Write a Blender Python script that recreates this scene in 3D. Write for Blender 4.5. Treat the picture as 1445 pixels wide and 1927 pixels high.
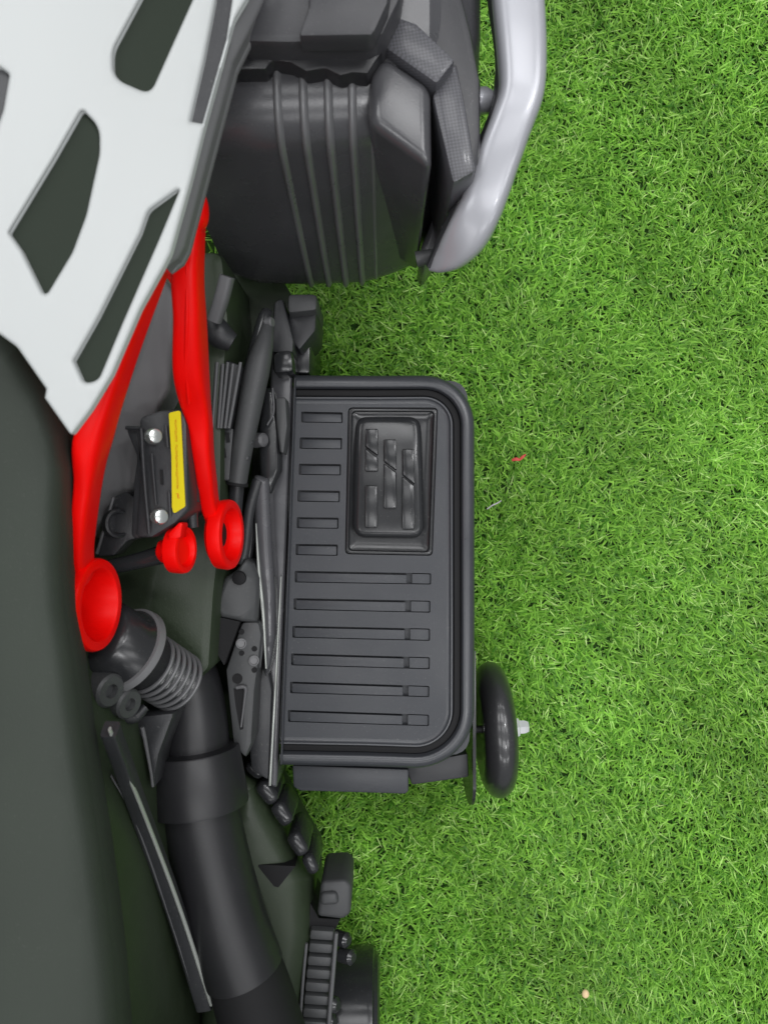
import bpy, bmesh, math, random
import numpy as np
from mathutils import Vector, Matrix
from mathutils.geometry import delaunay_2d_cdt
random.seed(7); rng = np.random.default_rng(7)
R = math.radians
scene = bpy.context.scene
for o in list(bpy.data.objects): bpy.data.objects.remove(o)
C = scene.collection

# ------------------------------------------------------------ camera
CAM_H, FPX, CX, CY = 0.90, 1450.0, 722.5, 963.5
cd = bpy.data.cameras.new('camera'); cam = bpy.data.objects.new('camera', cd); C.objects.link(cam)
cd.sensor_fit = 'VERTICAL'; cd.sensor_height = 24.0; cd.sensor_width = 18.0
cd.lens = 24.0 * FPX / 1927.0
cd.clip_start = 0.01; cd.clip_end = 100
cam.location = (0, 0, CAM_H); cam.rotation_euler = (0, 0, 0)
cd.dof.use_dof = True; cd.dof.focus_distance = 0.76; cd.dof.aperture_fstop = 6.5
scene.camera = cam

# ------------------------------------------------------------ light: showroom ceiling panels and a pale room around
world = bpy.data.worlds.new('World'); scene.world = world; world.use_nodes = True
bg = world.node_tree.nodes['Background']
bg.inputs['Color'].default_value = (0.93, 0.97, 1.0, 1); bg.inputs['Strength'].default_value = 0.25
def ceiling_lamp(x, y, z, sx, sy, power, col=(0.99, 0.99, 1.0)):
    ld = bpy.data.lights.new('ceiling_lamp', 'AREA'); ld.shape = 'RECTANGLE'; ld.size = sx; ld.size_y = sy
    ld.energy = power; ld.color = col
    lo = bpy.data.objects.new('ceiling_lamp', ld); C.objects.link(lo); lo.location = (x, y, z)
    return lo
for lx in (-1.7, 0.15, 2.0):
    for ly, dy, pw_ in ((-2.4, 0.5, 11), (-0.75, 0.6, 12), (0.50, 0.5, 6), (1.60, 0.9, 19), (3.4, 0.5, 11)):  # the weak middle row is added to put sheen on the engine facet
        ceiling_lamp(lx, ly, 2.9, 1.3, dy, pw_)
for (lx, ly) in ((0.95, 0.75), (1.35, 0.85), (0.80, -0.9)):
    ceiling_lamp(lx, ly, 2.6, 0.10, 0.10, 5)

scene.view_settings.view_transform = 'Standard'; scene.view_settings.look = 'None'
scene.view_settings.exposure = 0.0; scene.view_settings.gamma = 1.0
scene.view_settings.use_curve_mapping = False
scene.cycles.use_denoising = True
scene.cycles.max_bounces = 8

# ------------------------------------------------------------ helpers
def W(px, py, z):
    d = CAM_H - z
    return Vector(((px - CX) / FPX * d, (CY - py) / FPX * d, z))
def S(n, z):                       # a length of n photo pixels at height z, in metres
    return n / FPX * (CAM_H - z)

def link(name, me, mat, parent=None, sharp=38, smooth=True):
    if smooth:
        me.polygons.foreach_set('use_smooth', [True] * len(me.polygons))
        me.set_sharp_from_angle(angle=R(sharp))
    o = bpy.data.objects.new(name, me); C.objects.link(o)
    if mat is not None: me.materials.append(mat)
    if parent is not None: o.parent = parent
    return o

def from_bm(name, bm, mat, parent=None, sharp=38, smooth=True):
    bmesh.ops.recalc_face_normals(bm, faces=bm.faces[:])
    me = bpy.data.meshes.new(name); bm.to_mesh(me); bm.free()
    return link(name, me, mat, parent, sharp, smooth)

def fillet(pts, r, n=5):
    """round every corner of a closed polygon by r (or by a per-corner list)"""
    out = []; N = len(pts)
    for i in range(N):
        p0 = Vector(pts[i - 1][:2]); p1 = Vector(pts[i][:2]); p2 = Vector(pts[(i + 1) % N][:2])
        rr = r[i] if isinstance(r, (list, tuple)) else r
        a = p0 - p1; b = p2 - p1; la, lb = a.length, b.length
        if la < 1e-9 or lb < 1e-9: continue
        a.normalize(); b.normalize()
        ang = math.acos(max(-1, min(1, a.dot(b))))
        if rr <= 0 or ang > 3.05 or ang < 0.05: out.append(tuple(p1)); continue
        t = min(rr / math.tan(ang / 2), la * 0.48, lb * 0.48)
        s, e = p1 + a * t, p1 + b * t
        for k in range(n + 1):
            u = k / n
            q = s * (1 - u) ** 2 + p1 * (2 * u * (1 - u)) + e * u * u
            out.append((q.x, q.y))
    return out

def resample(pts, step):
    out = []; N = len(pts)
    for i in range(N):
        a = np.array(pts[i]); b = np.array(pts[(i + 1) % N]); L = np.linalg.norm(b - a)
        k = max(1, int(round(L / step)))
        for j in range(k): out.append(tuple(a + (b - a) * j / k))
    return out

def smooth_closed(pts, n=6):
    """closed Catmull-Rom through the points"""
    out = []; N = len(pts)
    for i in range(N):
        p = [np.array(pts[(i + k) % N], float) for k in (-1, 0, 1, 2)]
        for j in range(n):
            t = j / n
            out.append(tuple(0.5 * ((2*p[1]) + (-p[0]+p[2])*t + (2*p[0]-5*p[1]+4*p[2]-p[3])*t*t + (-p[0]+3*p[1]-3*p[2]+p[3])*t**3)))
    return out

def inside_and_dist(P, loops):
    P = np.asarray(P, float); ins = np.zeros(len(P), bool); dist = np.full(len(P), 1e9)
    for L in loops:
        A = np.asarray(L, float); B = np.roll(A, -1, 0)
        for a, b in zip(A, B):
            cond = (a[1] > P[:, 1]) != (b[1] > P[:, 1])
            if cond.any():
                xs = a[0] + (P[cond, 1] - a[1]) * (b[0] - a[0]) / (b[1] - a[1])
                ins[cond] ^= P[cond, 0] < xs
            ab = b - a; l2 = ab @ ab
            t = np.clip(((P - a) @ ab) / (l2 + 1e-12), 0, 1)
            d = np.hypot(P[:, 0] - a[0] - t * ab[0], P[:, 1] - a[1] - t * ab[1])
            dist = np.minimum(dist, d)
    return ins, dist

def panel(name, outline, zf, thick, rnd, mat, parent, holes=(), step=12, grid=24, sharp=38, bottom=True, depth=None):
    """moulded panel: outline and holes in photo pixels, zf(px, py) its height, rnd the rounding of its edge in pixels,
    depth (m) how far the rounding drops (default: a circular round-over)"""
    loops = [resample(outline, step)] + [resample(h, step) for h in holes]
    pts = []; edges = []
    for L in loops:
        b = len(pts); pts += L; n = len(L); edges += [(b + i, b + (i + 1) % n) for i in range(n)]
    nb = len(pts)
    extra = []
    fr = (0.12, 0.35, 0.68, 1.0) if rnd > 0 else ()
    for L in loops:
        A = np.asarray(L); T = np.roll(A, -1, 0) - np.roll(A, 1, 0); T /= np.linalg.norm(T, axis=1)[:, None] + 1e-9
        Nn = np.stack([-T[:, 1], T[:, 0]], 1)
        for f in fr:
            for s in (1, -1):
                Q = A + Nn * (s * f * rnd)
                ins, d = inside_and_dist(Q, loops)
                extra += [tuple(q) for q, i, dd in zip(Q, ins, d) if i and dd > f * rnd * 0.93]
    xs = [p[0] for p in loops[0]]; ys = [p[1] for p in loops[0]]
    G = np.array([(x, y) for x in np.arange(min(xs), max(xs), grid) for y in np.arange(min(ys), max(ys), grid)]) if grid else np.zeros((0, 2))
    if len(G):
        ins, d = inside_and_dist(G, loops)
        extra += [tuple(q) for q in G[ins & (d > max(rnd * 1.25, grid * 0.35))]]
    res = delaunay_2d_cdt([Vector(p) for p in pts + extra], edges, [], 0, 1e-4)
    V = np.array([tuple(v) for v in res[0]]); F = res[2]
    cen = np.array([V[list(f)].mean(0) for f in F]); ins, _ = inside_and_dist(cen, loops)
    area = lambda f: 0.5 * ((V[f[1]][0]-V[f[0]][0]) * (V[f[2]][1]-V[f[0]][1]) - (V[f[2]][0]-V[f[0]][0]) * (V[f[1]][1]-V[f[0]][1]))
    F = [tuple(f) if area(f) < 0 else (f[0], f[2], f[1]) for f, i in zip(F, ins) if i and abs(area(f)) > 1e-3]
    _, d = inside_and_dist(V, loops)
    zz = np.array([zf(*p) for p in V])
    if rnd > 0:
        u = np.clip(d / rnd, 0, 1)
        dp = depth if depth is not None else rnd / FPX * 0.5
        zz = zz - dp * (1 - np.sqrt(np.clip(1 - (1 - u) ** 2, 0, 1)))
    bm = bmesh.new()
    top = [bm.verts.new(W(p[0], p[1], z)) for p, z in zip(V, zz)]
    bot = [bm.verts.new(v.co - Vector((0, 0, thick))) for v in top]
    cnt = {}
    for f in F:
        bm.faces.new([top[i] for i in f])
        if bottom: bm.faces.new([bot[i] for i in reversed(f)])
        for a, b in zip(f, list(f[1:]) + [f[0]]):
            cnt[(a, b)] = cnt.get((a, b), 0) + 1
    for (a, b) in cnt:
        if (b, a) not in cnt:
            bm.faces.new([top[b], top[a], bot[a], bot[b]])
    bm.verts.ensure_lookup_table()
    bmesh.ops.delete(bm, geom=[v for v in bm.verts if not v.link_faces], context='VERTS')
    me = bpy.data.meshes.new(name); bm.to_mesh(me); bm.free()
    return link(name, me, mat, parent, sharp)

def prism(name, pts, z1, z0, mat, parent, bev=0.0, seg=2, rnd=0, taper=0.0, sharp=38):
    """solid with an outline drawn at height z1 (photo pixels; a third value overrides the height), straight walls down to z0"""
    zs = [p[2] if len(p) > 2 else z1 for p in pts]
    if rnd: pts = fillet(pts, rnd); zs = [z1] * len(pts)
    T = [W(p[0], p[1], z) for p, z in zip(pts, zs)]
    c = sum(T, Vector()) / len(T)
    bm = bmesh.new()
    tv = [bm.verts.new(t) for t in T]
    bv = [bm.verts.new(Vector((t.x + (t.x - c.x) * taper, t.y + (t.y - c.y) * taper, z0 + (t.z - z1)))) for t in T]
    n = len(T); bm.faces.new(tv); bm.faces.new(bv[::-1])
    for i in range(n): bm.faces.new([tv[i], bv[i], bv[(i + 1) % n], tv[(i + 1) % n]])
    bmesh.ops.recalc_face_normals(bm, faces=bm.faces[:])
    if bev > 0:
        es = [e for e in bm.edges if len(e.link_faces) == 2 and e.calc_face_angle(0) > R(25)]
        bmesh.ops.bevel(bm, geom=es, offset=bev, segments=seg, affect='EDGES', profile=0.5, clamp_overlap=True)
    return from_bm(name, bm, mat, parent, sharp)

def add_lathe(bm, origin, axis, prof, seg=40, squash=None, roll=0.0):
    ax = Vector(axis).normalized()
    u = ax.orthogonal().normalized() if abs(ax.z) > 0.9 else ax.cross(Vector((0, 0, 1))).normalized()
    v = ax.cross(u).normalized(); O = Vector(origin); rings = []
    for (t, r) in prof:
        ring = []
        for k in range(seg):
            a = 2 * math.pi * k / seg + roll; q = 1.0
            if squash: q = squash(a)
            ring.append(bm.verts.new(O + ax * t + (u * math.cos(a) + v * math.sin(a)) * max(r, 1e-5) * q))
        rings.append(ring)
    for i in range(len(rings) - 1):
        for k in range(seg):
            bm.faces.new([rings[i][k], rings[i][(k + 1) % seg], rings[i + 1][(k + 1) % seg], rings[i + 1][k]])
    for ring in (rings[0], rings[-1]):
        try: bm.faces.new(ring)
        except ValueError: pass
    return bm

def lathe(name, origin, axis, prof, mat, parent, seg=40, sharp=38, squash=None, roll=0.0):
    return from_bm(name, add_lathe(bmesh.new(), origin, axis, prof, seg, squash, roll), mat, parent, sharp)

def spline(P, n=6):
    P = [np.array(p, float) for p in P]; out = []
    Q = [2 * P[0] - P[1]] + P + [2 * P[-1] - P[-2]]
    for i in range(1, len(Q) - 2):
        for j in range(n):
            t = j / n
            out.append(0.5 * ((2*Q[i]) + (-Q[i-1]+Q[i+1])*t + (2*Q[i-1]-5*Q[i]+4*Q[i+1]-Q[i+2])*t*t + (-Q[i-1]+3*Q[i]-3*Q[i+1]+Q[i+2])*t**3))
    out.append(P[-1]); return out

def add_tube(bm, P, seg=20, up=Vector((0, 0, 1)), power=1.0):
    """P: rows x, y, z, half-width, half-height; section is an (optionally boxy) oval"""
    rings = []
    for i, p in enumerate(P):
        a = Vector(P[max(i - 1, 0)][:3]); b = Vector(P[min(i + 1, len(P) - 1)][:3]); t = (b - a).normalized()
        s = t.cross(up); s = s.normalized() if s.length > 1e-6 else Vector((1, 0, 0)); w = s.cross(t).normalized()
        o = Vector(p[:3]); ring = []
        for k in range(seg):
            an = 2 * math.pi * k / seg; c, q = math.cos(an), math.sin(an)
            c = math.copysign(abs(c) ** power, c); q = math.copysign(abs(q) ** power, q)
            ring.append(bm.verts.new(o + s * c * p[3] + w * q * p[4]))
        rings.append(ring)
    for i in range(len(rings) - 1):
        for k in range(seg):
            bm.faces.new([rings[i][k], rings[i][(k + 1) % seg], rings[i + 1][(k + 1) % seg], rings[i + 1][k]])
    bm.faces.new(rings[0][::-1]); bm.faces.new(rings[-1])
    return bm

def tube(name, pts, mat, parent, seg=20, n=6, power=1.0, sharp=45):
    """pts: (px, py, z, half-width in pixels[, half-height in metres])"""
    rows = []
    for p in pts:
        w = W(p[0], p[1], p[2]); hw = S(p[3], p[2]); hh = p[4] if len(p) > 4 else hw
        rows.append((w.x, w.y, w.z, hw, hh))
    if n > 1 and len(rows) > 2: rows = spline(rows, n)
    return from_bm(name, add_tube(bmesh.new(), rows, seg, power=power), mat, parent, sharp)

def hexhead(name, p, axis, r, h, mat, parent, seg=6, dome=0.25):
    prof = [(-0.002, r), (h * (1 - dome), r), (h * 0.96, r * 0.86), (h, r * 0.7)]
    return lathe(name, p, axis, prof, mat, parent, seg=seg)

# ------------------------------------------------------------ materials
def mat(name, col, rough=0.45, spec=0.5, metal=0.0, coat=0.0, grain=0.0, grain_scale=900.0, mottle=0.0, mottle_scale=40.0, dust=0.0):
    m = bpy.data.materials.new(name); m.use_nodes = True
    nt = m.node_tree; b = nt.nodes['Principled BSDF']
    b.inputs['Base Color'].default_value = (*col, 1); b.inputs['Roughness'].default_value = rough
    b.inputs['Specular IOR Level'].default_value = spec; b.inputs['Metallic'].default_value = metal
    b.inputs['Coat Weight'].default_value = coat; b.inputs['Coat Roughness'].default_value = 0.12
    tc = nt.nodes.new('ShaderNodeTexCoord')
    if mottle > 0:
        n = nt.nodes.new('ShaderNodeTexNoise'); n.inputs['Scale'].default_value = mottle_scale; n.inputs['Detail'].default_value = 6
        nt.links.new(tc.outputs['Object'], n.inputs['Vector'])
        r = nt.nodes.new('ShaderNodeMapRange'); r.inputs['To Min'].default_value = max(0.03, rough - mottle); r.inputs['To Max'].default_value = rough + mottle
        r.inputs['From Min'].default_value = 0.3; r.inputs['From Max'].default_value = 0.7
        nt.links.new(n.outputs['Fac'], r.inputs['Value']); nt.links.new(r.outputs['Result'], b.inputs['Roughness'])
        mx = nt.nodes.new('ShaderNodeMix'); mx.data_type = 'RGBA'
        mx.inputs['A'].default_value = (*[c * 0.86 for c in col], 1); mx.inputs['B'].default_value = (*[min(1, c * 1.16) for c in col], 1)
        nt.links.new(n.outputs['Fac'], mx.inputs['Factor']); nt.links.new(mx.outputs['Result'], b.inputs['Base Color'])
    if dust > 0:
        nd = nt.nodes.new('ShaderNodeTexNoise'); nd.inputs['Scale'].default_value = 420; nd.inputs['Detail'].default_value = 5; nd.inputs['Roughness'].default_value = 0.65
        nl = nt.nodes.new('ShaderNodeTexNoise'); nl.inputs['Scale'].default_value = 16; nl.inputs['Detail'].default_value = 4
        for q in (nd, nl): nt.links.new(tc.outputs['Object'], q.inputs['Vector'])
        r1 = nt.nodes.new('ShaderNodeMapRange'); r1.inputs['From Min'].default_value = 0.60; r1.inputs['From Max'].default_value = 0.76
        r2 = nt.nodes.new('ShaderNodeMapRange'); r2.inputs['From Min'].default_value = 0.40; r2.inputs['From Max'].default_value = 0.70; r2.inputs['To Min'].default_value = 0.15
        nt.links.new(nd.outputs['Fac'], r1.inputs['Value']); nt.links.new(nl.outputs['Fac'], r2.inputs['Value'])
        mu = nt.nodes.new('ShaderNodeMath'); mu.operation = 'MULTIPLY'; nt.links.new(r1.outputs['Result'], mu.inputs[0]); nt.links.new(r2.outputs['Result'], mu.inputs[1])
        m2 = nt.nodes.new('ShaderNodeMath'); m2.operation = 'MULTIPLY'; m2.inputs[1].default_value = dust; nt.links.new(mu.outputs['Value'], m2.inputs[0])
        md = nt.nodes.new('ShaderNodeMix'); md.data_type = 'RGBA'; md.inputs['B'].default_value = (0.30, 0.30, 0.28, 1)
        src = b.inputs['Base Color'].links[0].from_socket if b.inputs['Base Color'].links else None
        if src: nt.links.new(src, md.inputs['A'])
        else: md.inputs['A'].default_value = (*col, 1)
        nt.links.new(m2.outputs['Value'], md.inputs['Factor']); nt.links.new(md.outputs['Result'], b.inputs['Base Color'])
    if grain > 0:
        n2 = nt.nodes.new('ShaderNodeTexNoise'); n2.inputs['Scale'].default_value = grain_scale; n2.inputs['Detail'].default_value = 3
        nt.links.new(tc.outputs['Object'], n2.inputs['Vector'])
        bp = nt.nodes.new('ShaderNodeBump'); bp.inputs['Strength'].default_value = grain; bp.inputs['Distance'].default_value = 0.0006
        nt.links.new(n2.outputs['Fac'], bp.inputs['Height']); nt.links.new(bp.outputs['Normal'], b.inputs['Normal'])
    return m

M = {}
M['plastic'] = mat('black_moulded_plastic', (0.028, 0.029, 0.032), 0.44, 0.5, grain=0.25, mottle=0.06, mottle_scale=26, dust=0.45)
M['plate'] = mat('footboard_black_plastic', (0.040, 0.043, 0.050), 0.45, 0.5, grain=0.30, grain_scale=1400, mottle=0.11, mottle_scale=18, dust=0.45)
M['rim'] = mat('footboard_rim_plastic', (0.046, 0.049, 0.056), 0.32, 0.6, mottle=0.05, mottle_scale=30, dust=0.35)
M['gloss'] = mat('glossy_black_plastic', (0.024, 0.025, 0.027), 0.22, 0.5, mottle=0.05, mottle_scale=30, dust=0.35)
M['engine'] = mat('engine_cover_plastic', (0.062, 0.062, 0.067), 0.26, 0.8, grain=0.10, mottle=0.05, mottle_scale=18, dust=0.35)
M['enginedark'] = mat('engine_casting_plastic', (0.040, 0.040, 0.044), 0.42, 0.5, grain=0.15, mottle=0.05, mottle_scale=20, dust=0.4)
M['exhaust'] = mat('satin_black_silencer', (0.017, 0.017, 0.019), 0.40, 0.5, mottle=0.05, mottle_scale=25, dust=0.10)
M['ribs'] = mat('lit_rib_plastic', (0.125, 0.125, 0.130), 0.32, 0.7, mottle=0.05)  # light caught on ribs and bellows folds is put into this paler colour
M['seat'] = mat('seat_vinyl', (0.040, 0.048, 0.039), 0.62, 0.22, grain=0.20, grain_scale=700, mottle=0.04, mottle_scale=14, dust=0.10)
M['inset'] = mat('dark_inset_plastic', (0.015, 0.023, 0.014), 0.6, 0.25, grain=0.2)
M['green_bounce'] = mat('green_bounce_black_plastic', (0.030, 0.043, 0.024), 0.40, 0.35, grain=0.15, mottle=0.04, dust=0.3)  # black plastic; green glare and bounce from the grass put into its colour
M['grey'] = mat('charcoal_plastic', (0.058, 0.060, 0.062), 0.5, 0.45, grain=0.15, mottle=0.04, dust=0.35)
M['trim'] = mat('grey_trim_plastic', (0.11, 0.11, 0.115), 0.45, 0.45, grain=0.15)
M['band'] = mat('grey_band_plastic', (0.17, 0.17, 0.175), 0.5, 0.4, grain=0.15)
M['strip'] = mat('glossy_charcoal_strip', (0.085, 0.085, 0.092), 0.24, 0.6, mottle=0.05)
M['white'] = mat('white_gloss_paint', (0.50, 0.52, 0.515), 0.38, 0.45)
M['red'] = mat('red_plastic', (0.95, 0.003, 0.002), 0.36, 0.16, mottle=0.03, mottle_scale=30)
M['silver'] = mat('silver_paint', (0.40, 0.405, 0.435), 0.33, 0.4, metal=0.3, coat=0.3)
M['steel'] = mat('zinc_plated_steel', (0.74, 0.76, 0.74), 0.25, 0.5, metal=0.85)
M['zinc'] = mat('matt_zinc', (0.72, 0.73, 0.74), 0.38, 0.5, metal=0.35)
M['edge'] = mat('metal_edge_and_glint', (0.45, 0.47, 0.44), 0.35, 0.5, metal=0.4)  # metal edge strip, and the highlights painted on stay and stand leg
M['tyre'] = mat('hard_black_tyre_plastic', (0.028, 0.028, 0.030), 0.34, 0.5, coat=0.6, mottle=0.04, mottle_scale=45, dust=0.5)
M['void'] = mat('rubber_and_hole_shade', (0.010, 0.010, 0.011), 0.7, 0.3)  # rubber parts, and dark painted in for shade in holes, slots and grooves
M['yellow'] = mat('yellow_sticker_vinyl', (0.72, 0.60, 0.004), 0.5, 0.25)
M['print'] = mat('red_print', (0.66, 0.22, 0.01), 0.5, 0.2)
M['ground'] = mat('turf_backing', (0.020, 0.050, 0.010), 0.9, 0.1, mottle=0.05)

def carbon():
    m = mat('carbon_weave_film', (0.05, 0.05, 0.055), 0.38, 0.5, coat=0.15)
    nt = m.node_tree; b = nt.nodes['Principled BSDF']; tc = nt.nodes.new('ShaderNodeTexCoord')
    mp = nt.nodes.new('ShaderNodeMapping'); mp.inputs['Rotation'].default_value = (0, 0, R(35)); mp.inputs['Scale'].default_value = (640, 640, 640)
    ck = nt.nodes.new('ShaderNodeTexChecker'); ck.inputs['Scale'].default_value = 1.0
    ck.inputs['Color1'].default_value = (0.055, 0.055, 0.060, 1); ck.inputs['Color2'].default_value = (0.095, 0.095, 0.108, 1)
    nt.links.new(tc.outputs['Object'], mp.inputs['Vector']); nt.links.new(mp.outputs['Vector'], ck.inputs['Vector'])
    nt.links.new(ck.outputs['Color'], b.inputs['Base Color'])
    bp = nt.nodes.new('ShaderNodeBump'); bp.inputs['Strength'].default_value = 0.4; bp.inputs['Distance'].default_value = 0.0006
    nt.links.new(ck.outputs['Fac'], bp.inputs['Height']); nt.links.new(bp.outputs['Normal'], b.inputs['Normal'])
    return m
M['carbon'] = carbon()

def grass_mat():
    m = bpy.data.materials.new('plastic_grass_blades'); m.use_nodes = True
    nt = m.node_tree; b = nt.nodes['Principled BSDF']
    at = nt.nodes.new('ShaderNodeVertexColor'); at.layer_name = 'tint'
    nt.links.new(at.outputs['Color'], b.inputs['Base Color'])
    b.inputs['Roughness'].default_value = 0.42; b.inputs['Specular IOR Level'].default_value = 0.45
    tr = nt.nodes.new('ShaderNodeBsdfTranslucent'); nt.links.new(at.outputs['Color'], tr.inputs['Color'])
    mx = nt.nodes.new('ShaderNodeMixShader'); mx.inputs['Fac'].default_value = 0.35
    out = nt.nodes['Material Output']
    nt.links.new(b.outputs['BSDF'], mx.inputs[1]); nt.links.new(tr.outputs['BSDF'], mx.inputs[2]); nt.links.new(mx.outputs['Shader'], out.inputs['Surface'])
    return m
M['grass'] = grass_mat()

# ------------------------------------------------------------ the setting: ground and artificial turf
bm = bmesh.new(); bmesh.ops.create_grid(bm, x_segments=8, y_segments=8, size=2.5)
g = from_bm('ground', bm, M['ground']); g['kind'] = 'structure'; g['label'] = 'dark green backing of the artificial lawn'

def blades(n, x0, x1, y0, y1, lmin, lmax, wmin, wmax, lean0, lean1, bend, dark, light):
    tn = max(1, n // 2)
    tx = rng.uniform(x0, x1, tn); ty = rng.uniform(y0, y1, tn); td = rng.uniform(0, 2*np.pi, tn)
    k = rng.integers(0, tn, n)
    x = tx[k] + rng.normal(0, 0.0060, n); y = ty[k] + rng.normal(0, 0.0060, n)
    # a slow swirl in the lie of the pile
    sw = 1.6 * np.sin(x * 9.0 + 1.3) + 1.4 * np.sin(y * 7.0 + x * 4.0)
    az = np.where(rng.random(n) < 0.35, sw + rng.normal(0, 0.9, n), rng.uniform(0, 2*np.pi, n))
    L = rng.uniform(lmin, lmax, n); w = rng.uniform(wmin, wmax, n) * 0.5
    th0 = np.radians(rng.uniform(lean0 * 0.5, lean0, n)); th1 = th0 + np.radians(rng.uniform(bend * 0.2, bend, n))
    th1 = np.minimum(th1, np.radians(lean1))
    dx, dy = np.cos(az), np.sin(az); tw = rng.uniform(-0.9, 0.9, n)
    sx, sy = -np.sin(az + tw), np.cos(az + tw)
    curl = rng.normal(0, 0.13, n)
    V = np.zeros((n, 7, 3)); px = x.copy(); py = y.copy(); pz = np.full(n, 0.001)
    wid = (1.0, 0.95, 0.7)
    for s in range(4):
        if s < 3:
            V[:, 2*s] = np.stack([px + sx*w*wid[s], py + sy*w*wid[s], pz], 1)
            V[:, 2*s+1] = np.stack([px - sx*w*wid[s], py - sy*w*wid[s], pz + w * 0.6 * tw], 1)
            th = th0 + (th1 - th0) * (s / 2.0); a2 = az + curl * s
            px = px + np.sin(th) * np.cos(a2) * L / 3; py = py + np.sin(th) * np.sin(a2) * L / 3
            pz = np.maximum(pz + np.cos(th) * L / 3, 0.002)
        else:
            V[:, 6] = np.stack([px, py, pz], 1)
    u = rng.beta(1.3, 1.2, n)[:, None]; d = np.array(dark); l = np.array(light)
    col = d * (1 - u) + l * u
    patch = 1.0 + 0.10 * np.sin(x * 13 + 2) * np.sin(y * 11 + 1) + 0.06 * np.sin(x * 31 + y * 27)
    col = col * patch[:, None] * rng.uniform(0.85, 1.15, (n, 1))
    return V, col

def build_grass(name, sets, mat):
    Vs = np.concatenate([s[0] for s in sets]); cols = np.concatenate([s[1] for s in sets]); n = len(Vs)
    base = (np.arange(n) * 7)[:, None]
    quads = np.concatenate([base + np.array([[0, 1, 3, 2]]), base + np.array([[2, 3, 5, 4]])], 1).reshape(-1, 4)
    tris = (base + np.array([[4, 5, 6]])).reshape(-1, 3)
    me = bpy.data.meshes.new(name); me.vertices.add(n * 7); me.vertices.foreach_set('co', Vs.reshape(-1))
    loops = np.concatenate([quads.reshape(-1), tris.reshape(-1)]); me.loops.add(len(loops)); me.loops.foreach_set('vertex_index', loops.astype(np.int32))
    nq, ntr = len(quads), len(tris)
    ls = np.concatenate([np.arange(nq) * 4, nq * 4 + np.arange(ntr) * 3]); 
    me.polygons.add(nq + ntr); me.polygons.foreach_set('loop_start', ls.astype(np.int32))
    me.update(calc_edges=True); me.validate()
    ca = me.color_attributes.new('tint', 'FLOAT_COLOR', 'POINT')
    c4 = np.ones((n, 7, 4)); c4[:, :, :3] = cols[:, None, :]
    ca.data.foreach_set('color', c4.reshape(-1).astype(np.float32))
    me.polygons.foreach_set('use_smooth', [True] * len(me.polygons))
    me.materials.append(mat)
    o = bpy.data.objects.new(name, me); C.objects.link(o); return o
DARK, LIGHT = (0.062, 0.23, 0.016), (0.43, 0.80, 0.120)
sets = [blades(92000, -0.12, 0.62, -0.76, 0.76, 0.011, 0.022, 0.0016, 0.0028, 66, 90, 24, DARK, LIGHT),
        blades(78000, -0.12, 0.62, -0.76, 0.76, 0.006, 0.013, 0.0016, 0.0026, 74, 95, 32, DARK, (0.43, 0.78, 0.13)),
        blades(9000, -0.12, 0.62, -0.76, 0.76, 0.012, 0.024, 0.0012, 0.0020, 70, 88, 18, (0.52, 0.88, 0.18), (0.72, 0.95, 0.36)),
        blades(34000, -0.80, -0.10, -0.95, 0.95, 0.014, 0.028, 0.0014, 0.0024, 55, 88, 60, DARK, LIGHT),
        blades(22000, 0.60, 0.95, -0.95, 0.95, 0.014, 0.028, 0.0014, 0.0024, 55, 88, 60, DARK, LIGHT)]
gr = build_grass('artificial_grass', sets, M['grass'])
gr['kind'] = 'stuff'; gr['label'] = 'bright green artificial grass of short curled plastic blades'; gr['category'] = 'grass'

# ------------------------------------------------------------ the ride-on motorcycle
bike = bpy.data.objects.new('ride_on_motorcycle', None); C.objects.link(bike)
bike.location = (0, 0, 0)
bike['label'] = 'black, white and red ride-on toy motorcycle with silver crash bar standing on the grass'
bike['category'] = 'toy motorcycle'

# ---- white side cover with cut-outs
def z_white(x, y): return 0.500 - 0.00008 * x - 0.007 * ((x - 60) / 300.0) ** 2 * (1 if x > 60 else 0.3)
wo = [(-70, -70), (495, -70), (465, 0), (441, 40), (414, 140), (386, 242), (360, 346), (323, 478), (312, 500), (266, 583), (213, 706), (173, 772), (136, 821),
      (85, 749), (88, 732), (33, 653), (0, 629), (-70, 585)]
wo = fillet(wo, [0, 0, 30, 40, 60, 60, 60, 60, 60, 80, 60, 50, 7, 3, 3, 40, 40, 0], 4)
h1 = fillet([(292, -55), (265, 0), (214, 95), (214, 148), (283, 178), (363, 0), (385, -55)], [0, 40, 60, 50, 22, 30, 0], 9)
h2 = fillet([(156, 207), (188, 240), (188, 290), (163, 405), (137, 475), (86, 560), (43, 472), (19, 438), (104, 298)], [6, 60, 90, 120, 90, 9, 40, 5, 0], 9)
h3 = fillet([(340, 354), (300, 450), (232, 606), (186, 716), (160, 722), (141, 679), (186, 600), (266, 440), (281, 397)], [3, 60, 80, 40, 14, 4, 0, 40, 30], 9)
h4 = fillet([(-40, 120), (0, 127), (19, 140), (7, 208), (-12, 262), (-40, 262)], [0, 6, 10, 10, 3, 0])
h5 = fillet([(408, -40), (443, -40), (437, 0), (426, 75), (381, 233), (359, 229), (386, 110), (407, 0)], [0, 0, 10, 10, 2, 2, 10, 10])
panel('white_side_cover', wo, z_white, 0.0030, 9, M['white'], bike, [h1, h2, h3, h4, h5], step=6, grid=26, depth=0.0028, sharp=60)
def backing(name, pts, dz, m): 
    return panel(name, pts, lambda x, y: z_white(x, y) - dz, 0.003, 0, m, bike, step=14, grid=22)
backing('cover_inset', [(200, -70), (400, -70), (395, -20), (310, 205), (190, 190), (192, 80)], 0.0042, M['inset'])
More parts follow.
